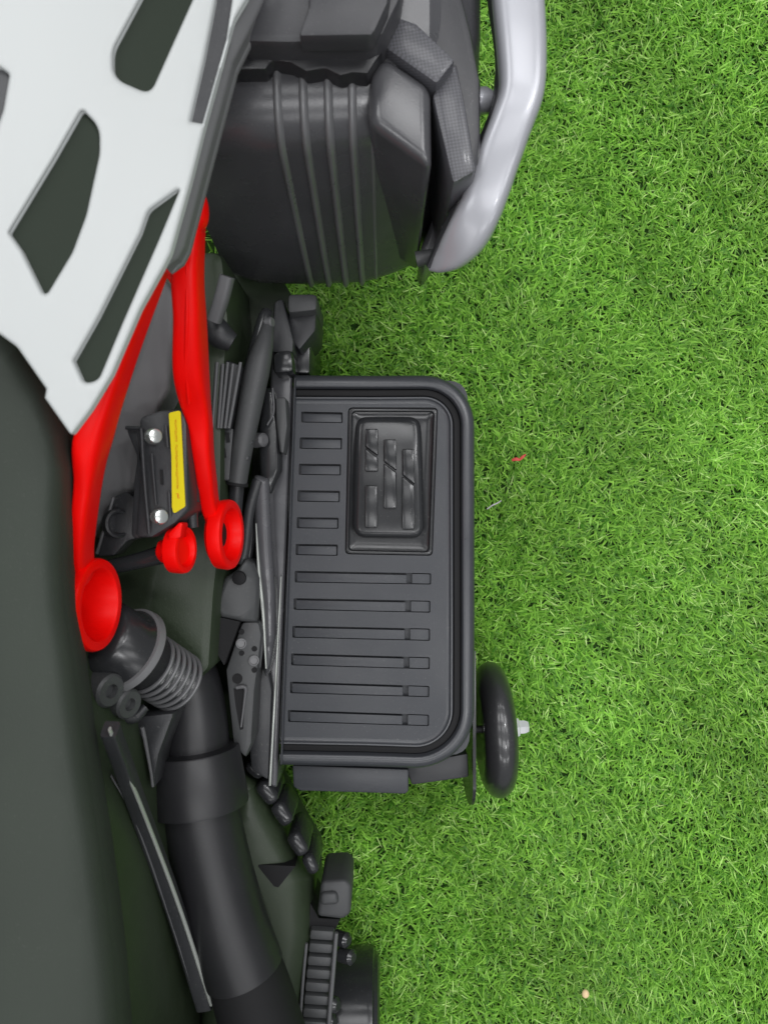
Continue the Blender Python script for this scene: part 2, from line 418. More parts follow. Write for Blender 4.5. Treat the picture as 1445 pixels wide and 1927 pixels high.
backing('cover_inset', [(150, 180), (215, 215), (215, 300), (180, 440), (90, 600), (30, 500), (-4, 440)], 0.0042, M['inset'])
backing('cover_inset', [(352, 330), (310, 470), (245, 620), (197, 735), (150, 745), (118, 680), (170, 590), (255, 420)], 0.0042, M['inset'])
backing('cover_inset', [(-60, 100), (40, 120), (30, 230), (-10, 300), (-60, 300)], 0.0042, M['grey'])
backing('cover_inset', [(402, -70), (448, -70), (432, 78), (386, 239), (355, 235), (380, 105)], 0.0042, M['plastic'])
# grey trim strip following the lower edge of the cover
tr_pts = fillet([(525, -70), (500, 0), (470, 62), (441, 120), (396, 290), (350, 465), (338, 488), (312, 506), (318, 470), (356, 340), (384, 230), (412, 130), (440, 35), (462, -5), (485, -70)], [0, 20, 30, 30, 30, 10, 6, 2, 10, 10, 10, 10, 10, 10, 0])
panel('trim_strip', tr_pts, lambda x, y: z_white(x, y) - 0.005 - max(0, x - (440 - (y) * 0.29)) * 0.00025, 0.012, 8, M['band'], bike, step=14, grid=0, depth=0.004)

# ---- seat and the side wall below it
so = fillet([(-90, 540), (0, 596), (50, 640), (110, 730), (140, 812), (147, 880), (141, 960), (138, 1060), (144, 1150), (158, 1230), (168, 1310), (186, 1440), (205, 1560), (222, 1680), (236, 1800), (246, 1940), (256, 2300), (-90, 2300)], 30)
def z_seat(x, y): return 0.452 - 0.010 * (x / 160.0) ** 2 + 0.004 * math.sin(y / 260.0)
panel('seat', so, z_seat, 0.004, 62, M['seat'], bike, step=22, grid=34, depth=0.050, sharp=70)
sw = [(-90, 700), (20, 800), (40, 900), (40, 1060), (46, 1150), (60, 1230), (84, 1330), (125, 1440), (140, 1560), (150, 1680), (160, 1800), (175, 2200), (185, 3250), (-90, 3250)]
prism('seat_base', sw, 0.425, 0.03, M['green_bounce'], bike, bev=0.006, rnd=30)

# ---- body core: the dark shell that everything is fixed to
core = [(-90, 470), (420, 470), (432, 600), (420, 760), (418, 1000), (405, 1120), (396, 1260), (330, 1320), (262, 1360), (240, 1500), (235, 1700), (235, 2900), (-90, 2900)]
prism('body_shell', core, 0.255, 0.035, M['green_bounce'], bike, bev=0.008, rnd=26)
gp = fillet([(306, 515), (333, 560), (330, 640), (322, 735), (300, 775), (285, 860), (250, 935), (205, 965), (185, 1015), (170, 1010), (180, 900), (215, 790), (262, 660)], 20)
panel('inner_panel', gp, lambda x, y: 0.325 - (y - 500) * 0.00004, 0.03, 16, M['band'], bike, step=16, grid=30, depth=0.006)

# ---- red frame
def ring(name, px, py, z, alpha, rout, rin, length, flare, m, parent, beta=0.0):
    ax = Vector((math.cos(R(alpha)) * math.cos(R(beta)), math.cos(R(alpha)) * math.sin(R(beta)), math.sin(R(alpha))))
    c = W(px, py, z); wdt = (rout - rin)
    prof = [(-length, flare * 0.82), (-length * 0.55, flare), (-0.010, rout * 0.97), (-0.002, rout), (0.0004, rout - wdt * 0.12), (0.0010, rout - wdt * 0.35), (0.0008, rin + wdt * 0.18), (-0.0008, rin),
            (-length * 0.62, rin * 0.93), (-length * 0.63, 0.0006)]
    o = lathe(name, c, ax, prof, m, parent, seg=48, sharp=40)
    lathe('ring_bore', c - ax * length * 0.62, ax, [(-0.001, rin * 0.50), (0.0006, rin * 0.50)], M['void'], o.parent, seg=32)  # dark disc added for the darkness deep in the bore
    return o
fr = bpy.data.objects.new('frame', None); C.objects.link(fr); fr.parent = bike
tube('frame_tube', [(304, 508, 0.446, 9, .008), (262, 606, 0.443, 13, .010), (230, 690, 0.438, 15, .011), (199, 768, 0.430, 21, .012), (175, 832, 0.422, 28, .013),
                    (168, 900, 0.412, 19, .012), (160, 970, 0.402, 16, .012), (155, 1040, 0.388, 14, .011), (158, 1085, 0.374, 15, .010)], M['red'], fr, seg=32, power=0.55)
tube('frame_tube', [(378, 345, 0.392, 6, .006), (374, 395, 0.395, 12, .008), (362, 460, 0.398, 20, .012), (354, 520, 0.394, 26, .013), (358, 600, 0.380, 26, .014), (360, 690, 0.360, 29, .014), (367, 745, 0.344, 27, .012),
                    (377, 795, 0.332, 21, .011), (382, 845, 0.322, 18, .011), (389, 900, 0.310, 16, .011), (396, 950, 0.296, 15, .010), (407, 985, 0.284, 14, .010)], M['red'], fr, seg=32, power=0.5)
tube('frame_crease', [(352, 500, 0.4082, 3, .001), (352, 600, 0.3945, 4, .001), (350, 690, 0.3745, 4, .001), (356, 760, 0.3555, 3, .001)], M['red'], fr, seg=8)
prism('frame_gusset', [(296, 500), (345, 492), (350, 600), (338, 580), (330, 552), (318, 528)], 0.388, 0.372, M['red'], fr, bev=0.002)
tube('frame_lug', [(379, 362, 0.402, 6, .005), (380, 385, 0.404, 12, .008), (378, 415, 0.404, 13, .008), (368, 440, 0.402, 6, .006)], M['red'], fr, seg=16)
ring('frame_ring', 188, 1138, 0.372, 8, 0.0320, 0.0238, 0.046, 0.0255, M['red'], fr)
ring('frame_ring', 436, 1006, 0.280, 10, 0.0284, 0.0204, 0.014, 0.0266, M['red'], fr)
ring('frame_ring', 350, 1035, 0.330, 13, 0.0176, 0.0118, 0.020, 0.0088, M['red'], fr)
tube('cross_tube', [(185, 1072, 0.318, 15), (250, 1058, 0.320, 15), (318, 1040, 0.322, 19)], M['gloss'], fr, seg=20)
tube('trumpet', [(298, 1043, 0.3215, 13), (312, 1040, 0.3235, 22), (330, 1037, 0.3255, 33), (340, 1036, 0.3275, 40)], M['red'], fr, seg=32)
prism('frame_tab', [(316, 1004), (338, 982), (344, 985), (340, 1012), (318, 1016)], 0.345, 0.328, M['red'], fr, bev=0.002)

# ---- switch bracket with bolts and sticker
br = prism('mounting_bracket', [(262, 785), (300, 772), (345, 768), (352, 800), (356, 960), (330, 985), (286, 1012), (255, 1012), (262, 900)], 0.345, 0.290, M['plastic'], bike, bev=0.003)
prism('bracket_gusset', [(236, 806), (264, 800), (283, 1008), (258, 1014), (246, 1010), (252, 900), (258, 860)], 0.342, 0.28, M['plastic'], br, bev=0.003)
tube('bracket_rib', [(266, 806, 0.350, 3.5), (272, 900, 0.350, 3.5), (281, 1004, 0.349, 3.5)], M['plastic'], br, seg=10)
tube('bracket_rib', [(238, 805, 0.345, 4), (266, 806, 0.348, 4)], M['plastic'], br, seg=10)
tube('bracket_rib', [(286, 853, 0.3475, 2.5), (290, 905, 0.3475, 2.5), (294, 950, 0.3475, 2.5)], M['plastic'], br, seg=8)
tube('bracket_rib', [(312, 800, 0.3475, 3), (316, 842, 0.3475, 3)], M['plastic'], br, seg=8)
tube('bracket_rib', [(318, 925, 0.3475, 3), (321, 972, 0.3475, 3)], M['plastic'], br, seg=8)
prism('bracket_slot', [(301, 884), (306, 884), (308, 912), (303, 912)], 0.3462, 0.340, M['void'], br)
bax = Vector((0.62, 0.0, 0.78))
lathe('bolt', W(289, 821, 0.348), bax, [(-0.003, 0.0058), (0.003, 0.0058), (0.0046, 0.0048), (0.0052, 0.003)], M['steel'], br, seg=24)
lathe('bolt', W(300, 972, 0.348), bax, [(-0.003, 0.0058), (0.003, 0.0058), (0.0046, 0.0048), (0.0052, 0.003)], M['steel'], br, seg=24)
prism('bracket_flange', [(214, 934), (238, 925), (262, 940), (262, 1012), (240, 1018), (215, 1046), (182, 1048)], 0.320, 0.300, M['plastic'], br, bev=0.002)
tube('bracket_rib', [(214, 936, 0.323, 3), (198, 990, 0.322, 3), (183, 1042, 0.321, 3)], M['trim'], br, seg=8)
lathe('bushing', W(222, 985, 0.322), Vector((0.75, 0, 0.66)), [(-0.004, 0.011), (0.002, 0.011), (0.003, 0.0095), (0.002, 0.008), (-0.003, 0.0078), (-0.0031, 0.0004)], M['plastic'], br, seg=28)
tube('cable_sleeve', [(338, 800, 0.318, 11), (348, 850, 0.317, 11), (354, 895, 0.316, 11)], M['plastic'], bike, seg=16)
tube('cable_sleeve', [(358, 897, 0.316, 15), (362, 946, 0.316, 15)], M['plastic'], bike, seg=18)
tube('cable_sleeve', [(360, 946, 0.314, 11), (363, 992, 0.312, 11)], M['plastic'], bike, seg=16)
st = panel('sticker', fillet([(318, 777), (340, 772), (349, 953), (327, 967), (324, 954), (323, 860)], [5, 5, 5, 4, 4, 20]), lambda x, y: 0.3490, 0.0012, 0, M['yellow'], br, step=20, grid=0)
# small faded print on the sticker, too worn to read: letter-high strokes along its length
bm = bmesh.new()
def mark(cx, cy, w, h):
    vs = [bm.verts.new(W(cx + a * w, cy + b * h, 0.34915)) for a, b in ((-.5, -.5), (.5, -.5), (.5, .5), (-.5, .5))]; bm.faces.new(vs)
for y0, y1 in ((792, 831), (839, 920)):
    y = y0
    while y < y1:
        cx = 331 + (y - 790) * 0.026; h_ = random.choice((2.4, 3.0, 3.4))
        mark(cx, y - h_ * .42, 4.2, 0.8); mark(cx, y + h_ * .42, random.choice((4.2, 2.6)), 0.8); mark(cx + random.choice((-1.7, 0, 1.7)), y, 0.9, h_)
        y += h_ + 1.7
mark(335.5, 933, 3.0, 5.5); mark(334, 929, 5, 1.4); mark(336.5, 937, 5, 1.4)
from_bm('sticker_print', bm, M['print'], st, smooth=False)

# ---- engine: boxer cylinder with ribbed cover, head, carbon trim
EY, EZ = 0.370, 0.272
def section(dl, n=7, rc0=0.032):
    """rounded-box cross-section of the cylinder cover in the YZ plane, grown by dl"""
    hy, hz, rc = 0.138 + dl, 0.123 + dl, max(0.006, rc0 + dl * 0.6); pts = []
    rb = max(0.006, 0.032 + dl * 0.6)
    for cy, cz, a0, rc in ((hy - rb, hz - rb, 0, rb), (-(hy - rc), hz - rc, 90, rc), (-(hy - rb), -(hz - rb), 180, rb), (hy - rb, -(hz - rb), 270, rb)):
        for k in range(n + 1):
            a = R(a0 + 90 * k / n); pts.append((cy + rc * math.cos(a), cz + rc * math.sin(a)))
        # subdivide the straight run to the next corner
    out = []
    for k in range(len(pts)):
        p, q = pts[k], pts[(k + 1) % len(pts)]; out.append(p)
        if math.hypot(q[0] - p[0], q[1] - p[1]) > 0.04:
            for u in (0.33, 0.66): out.append((p[0] + (q[0] - p[0]) * u, p[1] + (q[1] - p[1]) * u))
    # the front wall leans out towards its foot
    return [(y + (0.16 * z if y < 0 else 0), z * (1.18 if z < 0 else 1.0)) for y, z in out]
xs_r = [-0.0707, -0.0536, -0.0372, -0.0212]
prof = [(-0.160, -0.040), (-0.150, -0.012), (-0.120, -0.004)]
prof += [(-0.075, -0.0030), (-0.0200, -0.0032), (-0.0075, -0.0031), (0.002, -0.0030), (0.012, -0.0030), (0.0300, -0.0036), (0.0325, -0.0052), (0.036, -0.0085), (0.060, -0.026), (0.068, -0.040)]
def corner(x): return 0.032 + 0.020 * max(0.0, min(1.0, (x + 0.0075) / 0.030))
def shift(x): return 0.028 * max(0.0, min(1.0, (x + 0.03) / 0.08)) ** 1.3
bm = bmesh.new(); rows = [[bm.verts.new((x, EY + shift(x) + y, EZ + z)) for y, z in section(dl, 7, corner(x))] for x, dl in prof]
for a, b in zip(rows[:-1], rows[1:]):
    n_ = len(a)
    for k in range(n_): bm.faces.new([a[k], a[(k + 1) % n_], b[(k + 1) % n_], b[k]])
bm.faces.new(rows[0]); bm.faces.new(rows[-1][::-1])
eng = from_bm('engine_cylinder', bm, M['engine'], bike, sharp=24)
for xr, hw_, hh in [(x, 0.0021, 0.0026) for x in xs_r] + [(-0.0075, 0.0010, 0.0008)]:
    rp = [(xr - hw_ * 1.5, -0.006), (xr - hw_ * 1.25, -0.0030), (xr - hw_ * 0.7, hh - 0.0036), (xr - hw_ * 0.2, hh - 0.003), (xr + hw_ * 0.5, hh - 0.0032), (xr + hw_ * 1.6, -0.0034), (xr + hw_ * 1.9, -0.006)]
    bm = bmesh.new(); rows = [[bm.verts.new((x, EY + shift(x) + y, EZ + z)) for y, z in section(dl, 7, corner(x))] for x, dl in rp]
    for a, b in zip(rows[:-1], rows[1:]):
        n_ = len(a)
        for k in range(n_): bm.faces.new([a[k], a[(k + 1) % n_], b[(k + 1) % n_], b[k]])
    from_bm('rib', bm, M['ribs'], eng, sharp=50)
prism('head_facet', [(694, 135), (721, 98), (811, 158), (813, 316), (694, 230)], 0.3975, 0.175, M['engine'], eng, bev=0.008, seg=5)
prism('engine_cap', [(790, 470), (838, 345), (845, 380), (838, 440), (800, 492)], 0.25, 0.17, M['engine'], eng, bev=0.004)
# upper casting over the cylinder
prism('engine_top_cover', [(430, -90), (765, -90), (752, 0), (722, 62), (700, 78), (540, 80), (450, 78)], 0.425, 0.36, M['enginedark'], bike, bev=0.006)
prism('engine_top_plate', [(585, -90), (745, -90), (730, 6), (706, 58), (700, 66), (560, 68), (580, 10)], 0.438, 0.42, M['enginedark'], bike, bev=0.005)
prism('valve_cover', [(735, -90), (850, -90), (888, 60), (905, 150), (905, 250), (895, 330), (850, 350), (815, 170), (722, 96), (712, 60)], 0.385, 0.25, M['enginedark'], bike, bev=0.005)
prism('recess_shade', [(395, 60), (715, 55), (722, 92), (692, 138), (664, 136), (640, 142), (612, 128), (576, 134), (548, 118), (512, 112), (500, 130), (440, 130), (400, 180)], 0.4065, 0.37, M['exhaust'], bike, bev=0.002)  # dark block standing in for the shaded gap below the casting
# carbon film blocks
prism('carbon_trim', [(745, 28), (784, 42), (858, 112), (822, 158), (722, 88)], 0.402, 0.36, M['carbon'], bike, bev=0.003)
prism('carbon_trim', [(823, 160), (858, 113), (876, 200), (896, 322), (852, 346), (832, 262), (813, 180)], 0.392, 0.33, M['carbon'], bike, bev=0.003)
tube('cover_edge', [(868, 40, 0.38, 6), (884, 130, 0.382, 6), (893, 200, 0.38, 6), (899, 290, 0.375, 5), (897, 326, 0.372, 4)], M['engine'], bike, seg=12)

# ---- silver crash bar
cb = tube('crash_bar', [(968, -130, 0.375, 48, .012), (973, -20, 0.375, 48, .012), (980, 80, 0.376, 46, .012), (982, 150, 0.376, 43, .012), (977, 190, 0.375, 41, .012), (961, 235, 0.373, 40, .012),
                        (937, 300, 0.368, 41, .012), (907, 385, 0.358, 41, .012), (880, 440, 0.347, 40, .011), (853, 476, 0.336, 31, .009), (828, 497, 0.327, 17, .006), (811, 506, 0.321, 5, .003)], M['silver'], bike, seg=48, power=0.6)
tube('crash_bar_liner', [(918, -130, 0.362, 8, .012), (924, -20, 0.362, 8, .012), (936, 70, 0.362, 7, .012), (939, 130, 0.362, 7, .012), (930, 205, 0.358, 8, .012), (905, 280, 0.354, 12, .012), (880, 345, 0.348, 12, .012), (850, 420, 0.338, 14, .012), (812, 497, 0.318, 9, .01)], M['plastic'], cb, seg=14)
lathe('spacer', W(905, 190, 0.350), (1, 0.1, 0.1), [(-0.006, 0.0095), (0.004, 0.009), (0.010, 0.005), (0.016, 0.004)], M['silver'], cb, seg=24)
lathe('spacer', W(802, 484, 0.305), (1, 0.2, 0.1), [(-0.008, 0.006), (0.003, 0.0055), (0.010, 0.004)], M['grey'], cb, seg=24)
tube('crash_bar_stay', [(835, 440, 0.30, 7), (850, 380, 0.31, 7), (868, 345, 0.33, 7)], M['silver'], cb, seg=14)

# ---- footboard: rim swept round three sides, tread surface with slots, pedal well
FZ = 0.180
fb = bpy.data.objects.new('footboard', None); C.objects.link(fb); fb.parent = bike
def u_path(inset, z):
    """outer edge of the plate, from the top left round to the bottom left, moved in by `inset` pixels"""
    pts = []
    L = lambda y: 553 - (y - 705) * (26 / 735.0)
    yt0, yt1 = 704, 706; xr = 894; yb = 1449; r1, r2 = 96, 112
    def arc(cx, cy, r, a0, a1, n=12):
        for k in range(n + 1):
            a = R(a0 + (a1 - a0) * k / n); pts.append((cx + (r - inset) * math.cos(a), cy + (r - inset) * math.sin(a)))
    pts.append((L(yt0) , yt0 + inset)); pts.append((700, yt0 + inset + 0.6))
    arc(xr - r1, yt0 + r1, r1, -90, 0)
    pts.append((xr - inset + 0.2, 1000)); pts.append((xr - inset + 0.4, 1200))
    arc(xr - r2, yb - r2, r2, 0, 90)
    pts.append((690, yb - inset - 3)); pts.append((L(yb) , yb - inset - 6))
    return pts
prof = [(0, -0.050), (0, -0.007), (1.0, -0.0045), (4, -0.0018), (9, 0.0), (17, 0.0012), (23, 0.0006), (25, -0.0006), (26.2, -0.030), (40.6, -0.030), (41.5, -0.0022), (43, -0.0012), (45.5, -0.0012), (47, -0.0025), (50, -0.0034), (54, -0.0038)]
bm = bmesh.new(); rows = []
for (ins, dz) in prof:
    rows.append([bm.verts.new(W(p[0], p[1], FZ) + Vector((0, 0, dz))) for p in u_path(ins, FZ)])
for a, b in zip(rows[:-1], rows[1:]):
    for k in range(len(a) - 1): bm.faces.new([a[k], a[k + 1], b[k + 1], b[k]])
from_bm('rim', bm, M['rim'], fb, sharp=42)
bm = bmesh.new(); rows = [[bm.verts.new(W(p[0], p[1], FZ) + Vector((0, 0, dz))) for p in u_path(ins, FZ)] for ins, dz in ((26.0, -0.0080), (28, -0.0062), (38.5, -0.0062), (40.8, -0.0080))]
for a, b in zip(rows[:-1], rows[1:]):
    for k in range(len(a) - 1): bm.faces.new([a[k], a[k + 1], b[k + 1], b[k]])
from_bm('groove_shade', bm, M['void'], fb, sharp=42)  # dark strip added as the shade inside the rim groove
TZ = FZ - 0.0038
inner = u_path(54, FZ)
short = [[(567, 774.5), (645, 776), (645, 796), (567, 795)], [(564.5, 823), (644, 824), (643.5, 845.5), (564, 844.5)], [(563, 872.5), (642, 873.5), (641.5, 894.5), (562.5, 893.5)],
         [(560.5, 922.5), (640, 923.5), (639.5, 945), (560, 944)], [(559, 973), (637.5, 974), (637, 995), (558.5, 994)], [(557, 1023.5), (636, 1024.5), (635.5, 1046), (556.5, 1044.5)]]
longs = [[(555, 1074), (811, 1079), (811, 1100), (555, 1096)], [(553, 1125.6), (809.5, 1130.6), (809.5, 1153), (553, 1147.5)], [(550.5, 1177.5), (809, 1183), (809, 1206), (550.5, 1200)],
         [(548, 1229.5), (808.5, 1237), (808.5, 1259.5), (548, 1252)], [(546, 1282.5), (807.5, 1291), (807.5, 1312), (546, 1304.5)], [(542, 1336), (807, 1345), (807, 1366.5), (542, 1358.5)]]
well = fillet([(655, 766.6), (824, 767), (814, 1046), (649, 1043)], 9, 4)
plate_out = inner
# a raised lip runs down the left edge, so the tread surface starts there
tp = panel('tread_plate', plate_out, lambda x, y: TZ, 0.006, 0, M['plate'], fb, [fillet(q, 2.2, 2) for q in short + longs] + [well], step=14, grid=0, sharp=30)
SD = 0.0017
def slot_floor(q, dz, name='tread_bar', grow=1.5):
    return prism(name, [(q[0][0] - grow, q[0][1] - grow), (q[1][0] + grow, q[1][1] - grow), (q[2][0] + grow, q[2][1] + grow), (q[3][0] - grow, q[3][1] + grow)], TZ - dz, TZ - 0.009, M['plate'], fb)
def inset(q, d): return [(q[0][0] + d, q[0][1] + d), (q[1][0] - d, q[1][1] + d), (q[2][0] - d, q[2][1] - d), (q[3][0] + d, q[3][1] - d)]
def lerpq(q, a, b):
    f = lambda p, r, t: (p[0] + (r[0] - p[0]) * t, p[1] + (r[1] - p[1]) * t)
    return [f(q[0], q[1], a), f(q[0], q[1], b), f(q[3], q[2], b), f(q[3], q[2], a)]
def sloped(q):
    a = [(q[0][0] + 4.0, q[0][1] + 3.6, TZ - 0.0016), (q[1][0] - 2.6, q[1][1] + 3.6, TZ - 0.0016), (q[2][0] - 2.4, q[2][1] - 1.3, TZ - 0.0002), (q[3][0] + 4.0, q[3][1] - 1.3, TZ - 0.0002)]
    prism('tread_bar', a, TZ, TZ - 0.009, M['plate'], fb, bev=0.0005)
for q in short: sloped(q)
for q, bk in zip(longs, (769, 767, 765.6, 764, 762, 761)):
    t = (bk - q[0][0]) / (q[1][0] - q[0][0])
    sloped(lerpq(q, 0, t - 0.006))
    e = inset(lerpq(q, t + 0.018, 1.0), 1.8); tt = 0.62
    e1 = lerpq(e, 0, tt); e2 = lerpq(e, tt, 1.0)
    bm = bmesh.new()
    hs = [TZ - 0.0004, TZ - 0.0004, TZ - 0.0022]
    colv = []
    for (pa, pb), hz in zip(((e1[0], e1[3]), (e1[1], e1[2]), (e2[1], e2[2])), hs):
        colv.append([bm.verts.new(W(*pa, hz)), bm.verts.new(W(*pb, hz)), bm.verts.new(W(*pb, hz) * 1.0 - Vector((0, 0, 0.008))), bm.verts.new(W(*pa, hz) - Vector((0, 0, 0.008)))])
    for a, b in zip(colv[:-1], colv[1:]):
        for k in range(4): bm.faces.new([a[k], a[(k + 1) % 4], b[(k + 1) % 4], b[k]])
    bm.faces.new(colv[0]); bm.faces.new(colv[-1][::-1])
    from_bm('tread_block', bm, M['plate'], fb, sharp=20)
# underside tray seen through the slots, body of the step
prism('step_tray', [(545, 716), (880, 716), (884, 1420), (540, 1430)], TZ - 0.0065, 0.125, M['plate'], fb, rnd=40)
# left edge lip and seam
tube('edge_lip', [(556, 712, FZ + 0.0005, 2.4, .003), (543, 1080, FZ + 0.0005, 2.4, .003), (530, 1436, FZ + 0.0005, 2.4, .003)], M['plate'], fb, seg=10)
prism('lower_box', [(550, 1440), (769, 1448), (769, 1490), (762, 1495), (565, 1489), (552, 1482)], 0.158, 0.10, M['plate'], fb, bev=0.004)
prism('lower_arm', [(760, 1440), (880, 1418), (882, 1463), (775, 1478)], 0.140, 0.118, M['plastic'], fb, bev=0.002)

# ---- pedal in its well
pw = bpy.data.objects.new('pedal', None); C.objects.link(pw); pw.parent = bike
wl_in = fillet([(662, 775), (815, 776), (806, 1036), (657, 1034)], 9, 4)
def loop_strip(name, loops, m, parent, sharp=35):
    bm = bmesh.new(); rr = [[bm.verts.new(v) for v in L] for L in loops]
    for a, b in zip(rr[:-1], rr[1:]):
        n = len(a)
        for k in range(n): bm.faces.new([a[k], a[(k + 1) % n], b[(k + 1) % n], b[k]])
    return from_bm(name, bm, m, parent, sharp)
def shr(pts, d):
    c = np.mean(np.array(pts), 0); out = []
    for p in pts:
        v = np.array(p) - c; out.append((c[0] + v[0] - math.copysign(min(d, abs(v[0])), v[0]), c[1] + v[1] - math.copysign(min(d, abs(v[1])), v[1])))
    return out
lv = [(1.5, 0.0), (3.0, 0.0006), (6.0, 0.0006), (7.5, -0.0005), (8.5, -0.0035), (14, -0.0050), (24, -0.0056), (60, -0.0056)]
loop_strip('pedal_well', [[W(p[0], p[1], TZ + dz) for p in shr(well, d)] for d, dz in lv], M['gloss'], pw)
po = fillet([(669, 783), (791, 783), (794, 830), (799, 1013), (663, 1011), (667, 830)], [54, 54, 10, 26, 26, 10], 8)
panel('pedal_pad', po, lambda x, y: TZ + 0.0045 - 0.0065 * max(0.0, (900 - y) / 117.0) ** 2 - 0.0015 * ((x - 730) / 60.0) ** 2, 0.008, 13, M['gloss'], pw, step=7, grid=22, depth=0.005, sharp=60)
PZ = TZ + 0.0034
def bar(x0, y0, x1, y1, cuts=None):
    parts = [[(x0, y0), (x1, y0), (x1, y1), (x0, y1)]] if cuts is None else \
        [[(x0, y0), (x1, y0), (x1, cuts[1] - 2), (x0, cuts[0] - 2)], [(x0, cuts[0] + 2), (x1, cuts[1] + 2), (x1, y1), (x0, y1)]]
    for q in parts: prism('tread_bar', q, PZ + 0.0050 - 0.0060 * max(0.0, (880 - (y0 + y1) / 2) / 117.0) ** 2, PZ - 0.004, M['gloss'], pw, bev=0.0013, taper=0.05)
bar(687, 807, 711, 887, (842, 859)); bar(722, 827, 746, 957, (870, 887)); bar(757, 845, 780, 996, (895, 913)); bar(687, 914, 710, 993)

# ---- side strip beside the footboard
panel('side_strip', fillet([(513, 640), (554, 645), (551, 720), (537, 1100), (522, 1482), (506, 1482), (496, 1270), (498, 930)], 6), lambda x, y: 0.176 + 0.00003 * (1000 - y) * 0.3, 0.05, 7, M['strip'], bike, step=24, grid=0, depth=0.004)
tube('edge_strip', [(529, 1085, 0.182, 1.4), (519, 1280, 0.182, 2.2), (508, 1478, 0.182, 2.6)], M['edge'], bike, seg=8)
panel('stand_leg', fillet([(476, 890), (507, 900), (513, 1030), (518, 1113), (518, 1196), (510, 1252), (502, 1276), (497, 1262), (497, 1229), (492, 1129), (484, 1063), (479, 1000)], 12), lambda x, y: 0.216 - 0.00002 * (y - 900), 0.02, 13, M['strip'], bike, step=12, grid=0, depth=0.009, sharp=60)
tube('stand_glint', [(482, 985, 0.212, 1.0), (487, 1070, 0.211, 3.0), (495, 1150, 0.210, 3.4), (501, 1258, 0.207, 1.6)], M['edge'], bike, seg=8)  # pale sliver painting the highlight down the leg's left side

# ---- castings between frame and footboard
prism('belly_pan', [(400, 690), (532, 700), (522, 1500), (440, 1500), (380, 1300)], 0.105, 0.03, M['green_bounce'], bike, bev=0.006, rnd=12)
prism('lower_engine_case', [(395, 470), (520, 505), (552, 560), (552, 640), (505, 720), (410, 720)], 0.135, 0.03, M['green_bounce'], bike, bev=0.006, rnd=20)
tube('support_bar', [(428, 520, 0.30, 14), (418, 560, 0.295, 14), (404, 604, 0.288, 13)], M['trim'], bike, seg=16, power=0.7)
tube('rubber_bush', [(396, 600, 0.27, 20), (412, 628, 0.268, 26), (438, 645, 0.265, 18)], M['plastic'], bike, seg=20)
bk = prism('finned_block', [(404, 686), (424, 676), (456, 688), (432, 808), (416, 806), (398, 804)], 0.250, 0.20, M['plastic'], bike, bev=0.002)
for k, (xa, xb) in enumerate(((409, 400), (420, 411), (429, 416), (439, 424), (453, 431))):
    tube('fin', [(xa, 682 + k % 2 * 3, 0.256, 3.2), ((xa + xb) / 2, 745, 0.256, 3.2), (xb, 806, 0.256, 3.2)], M['trim'], bk, seg=10)
sp = prism('slotted_plate', [(398, 800), (440, 806), (432, 905), (400, 905)], 0.246, 0.21, M['plastic'], bike, bev=0.002)
for hx, hy in ((428, 823), (421, 852)):
    prism('plate_slot', [(hx - 4, hy - 9), (hx + 3, hy - 9), (hx + 5, hy + 9), (hx - 2, hy + 9)], 0.2472, 0.24, M['void'], sp)
fk = tube('link_tube', [(507, 600, 0.230, 8), (499, 640, 0.238, 16), (486, 690, 0.242, 23), (470, 770, 0.242, 22), (455, 850, 0.240, 20), (446, 908, 0.238, 19)], M['grey'], bike, seg=24)
lathe('tube_collar', W(446, 910, 0.236), W(446, 910, 0.236) - W(455, 850, 0.238), [(-0.002, 0.0085), (-0.0015, 0.0098), (0.0015, 0.0098), (0.002, 0.0085)], M['void'], fk, seg=28)
for (sx_, sy_) in ((497, 712), (490, 748), (484, 775), (480, 803), (473, 832), (466, 862)):
    lathe('rivet', W(sx_, sy_, 0.2445), (0.5, 0, 0.9), [(-0.002, 0.0022), (0.0008, 0.0022), (0.0014, 0.0012)], M['plastic'], fk, seg=12)
tube('link_tube', [(446, 912, 0.230, 14), (442, 960, 0.226, 14), (440, 1000, 0.222, 13)], M['plastic'], bike, seg=18)
tube('mount_arm', [(470, 700, 0.225, 14), (490, 640, 0.228, 17), (500, 600, 0.228, 15), (503, 585, 0.226, 10)], M['gloss'], bike, seg=18)
lathe('bolt', W(508, 607, 0.235), (1, 0, 0.4), [(-0.003, 0.0045), (0.002, 0.0045), (0.003, 0.0036)], M['trim'], bike, seg=16)
lathe('bolt', W(497, 653, 0.236), (1, 0, 0.5), [(-0.003, 0.0034), (0.002, 0.0034), (0.003, 0.0026)], M['steel'], bike, seg=16)
prism('hinge_block', [(516, 566), (532, 560), (553, 640), (552, 664), (512, 664), (510, 640)], 0.200, 0.12, M['plastic'], bike, bev=0.003)
prism('hinge_block', [(512, 662), (550, 656), (553, 700), (514, 704)], 0.206, 0.15, M['gloss'], bike, bev=0.005)
prism('lower_fairing', [(541, 552), (597, 552), (597, 584), (541, 590)], 0.205, 0.13, M['grey'], bike, bev=0.004)
prism('lower_fairing', [(541, 586), (597, 580), (594, 622), (563, 660), (549, 640)], 0.190, 0.11, M['plastic'], bike, bev=0.003)
prism('lower_fairing', [(552, 640), (585, 620), (583, 703), (553, 703)], 0.165, 0.05, M['gloss'], bike, bev=0.003)
panel('brake_lever', fillet([(497, 730), (516, 730), (530, 812), (529, 885), (512, 930), (505, 928), (490, 900), (485, 820)], 10), lambda x, y: 0.208, 0.01, 12, M['gloss'], bike, step=10, grid=0, depth=0.007, sharp=60)
tube('lever_edge', [(513, 730, 0.214, 1.8), (515, 775, 0.214, 2.2), (503, 800, 0.214, 1.8)], M['trim'], bike, seg=8)
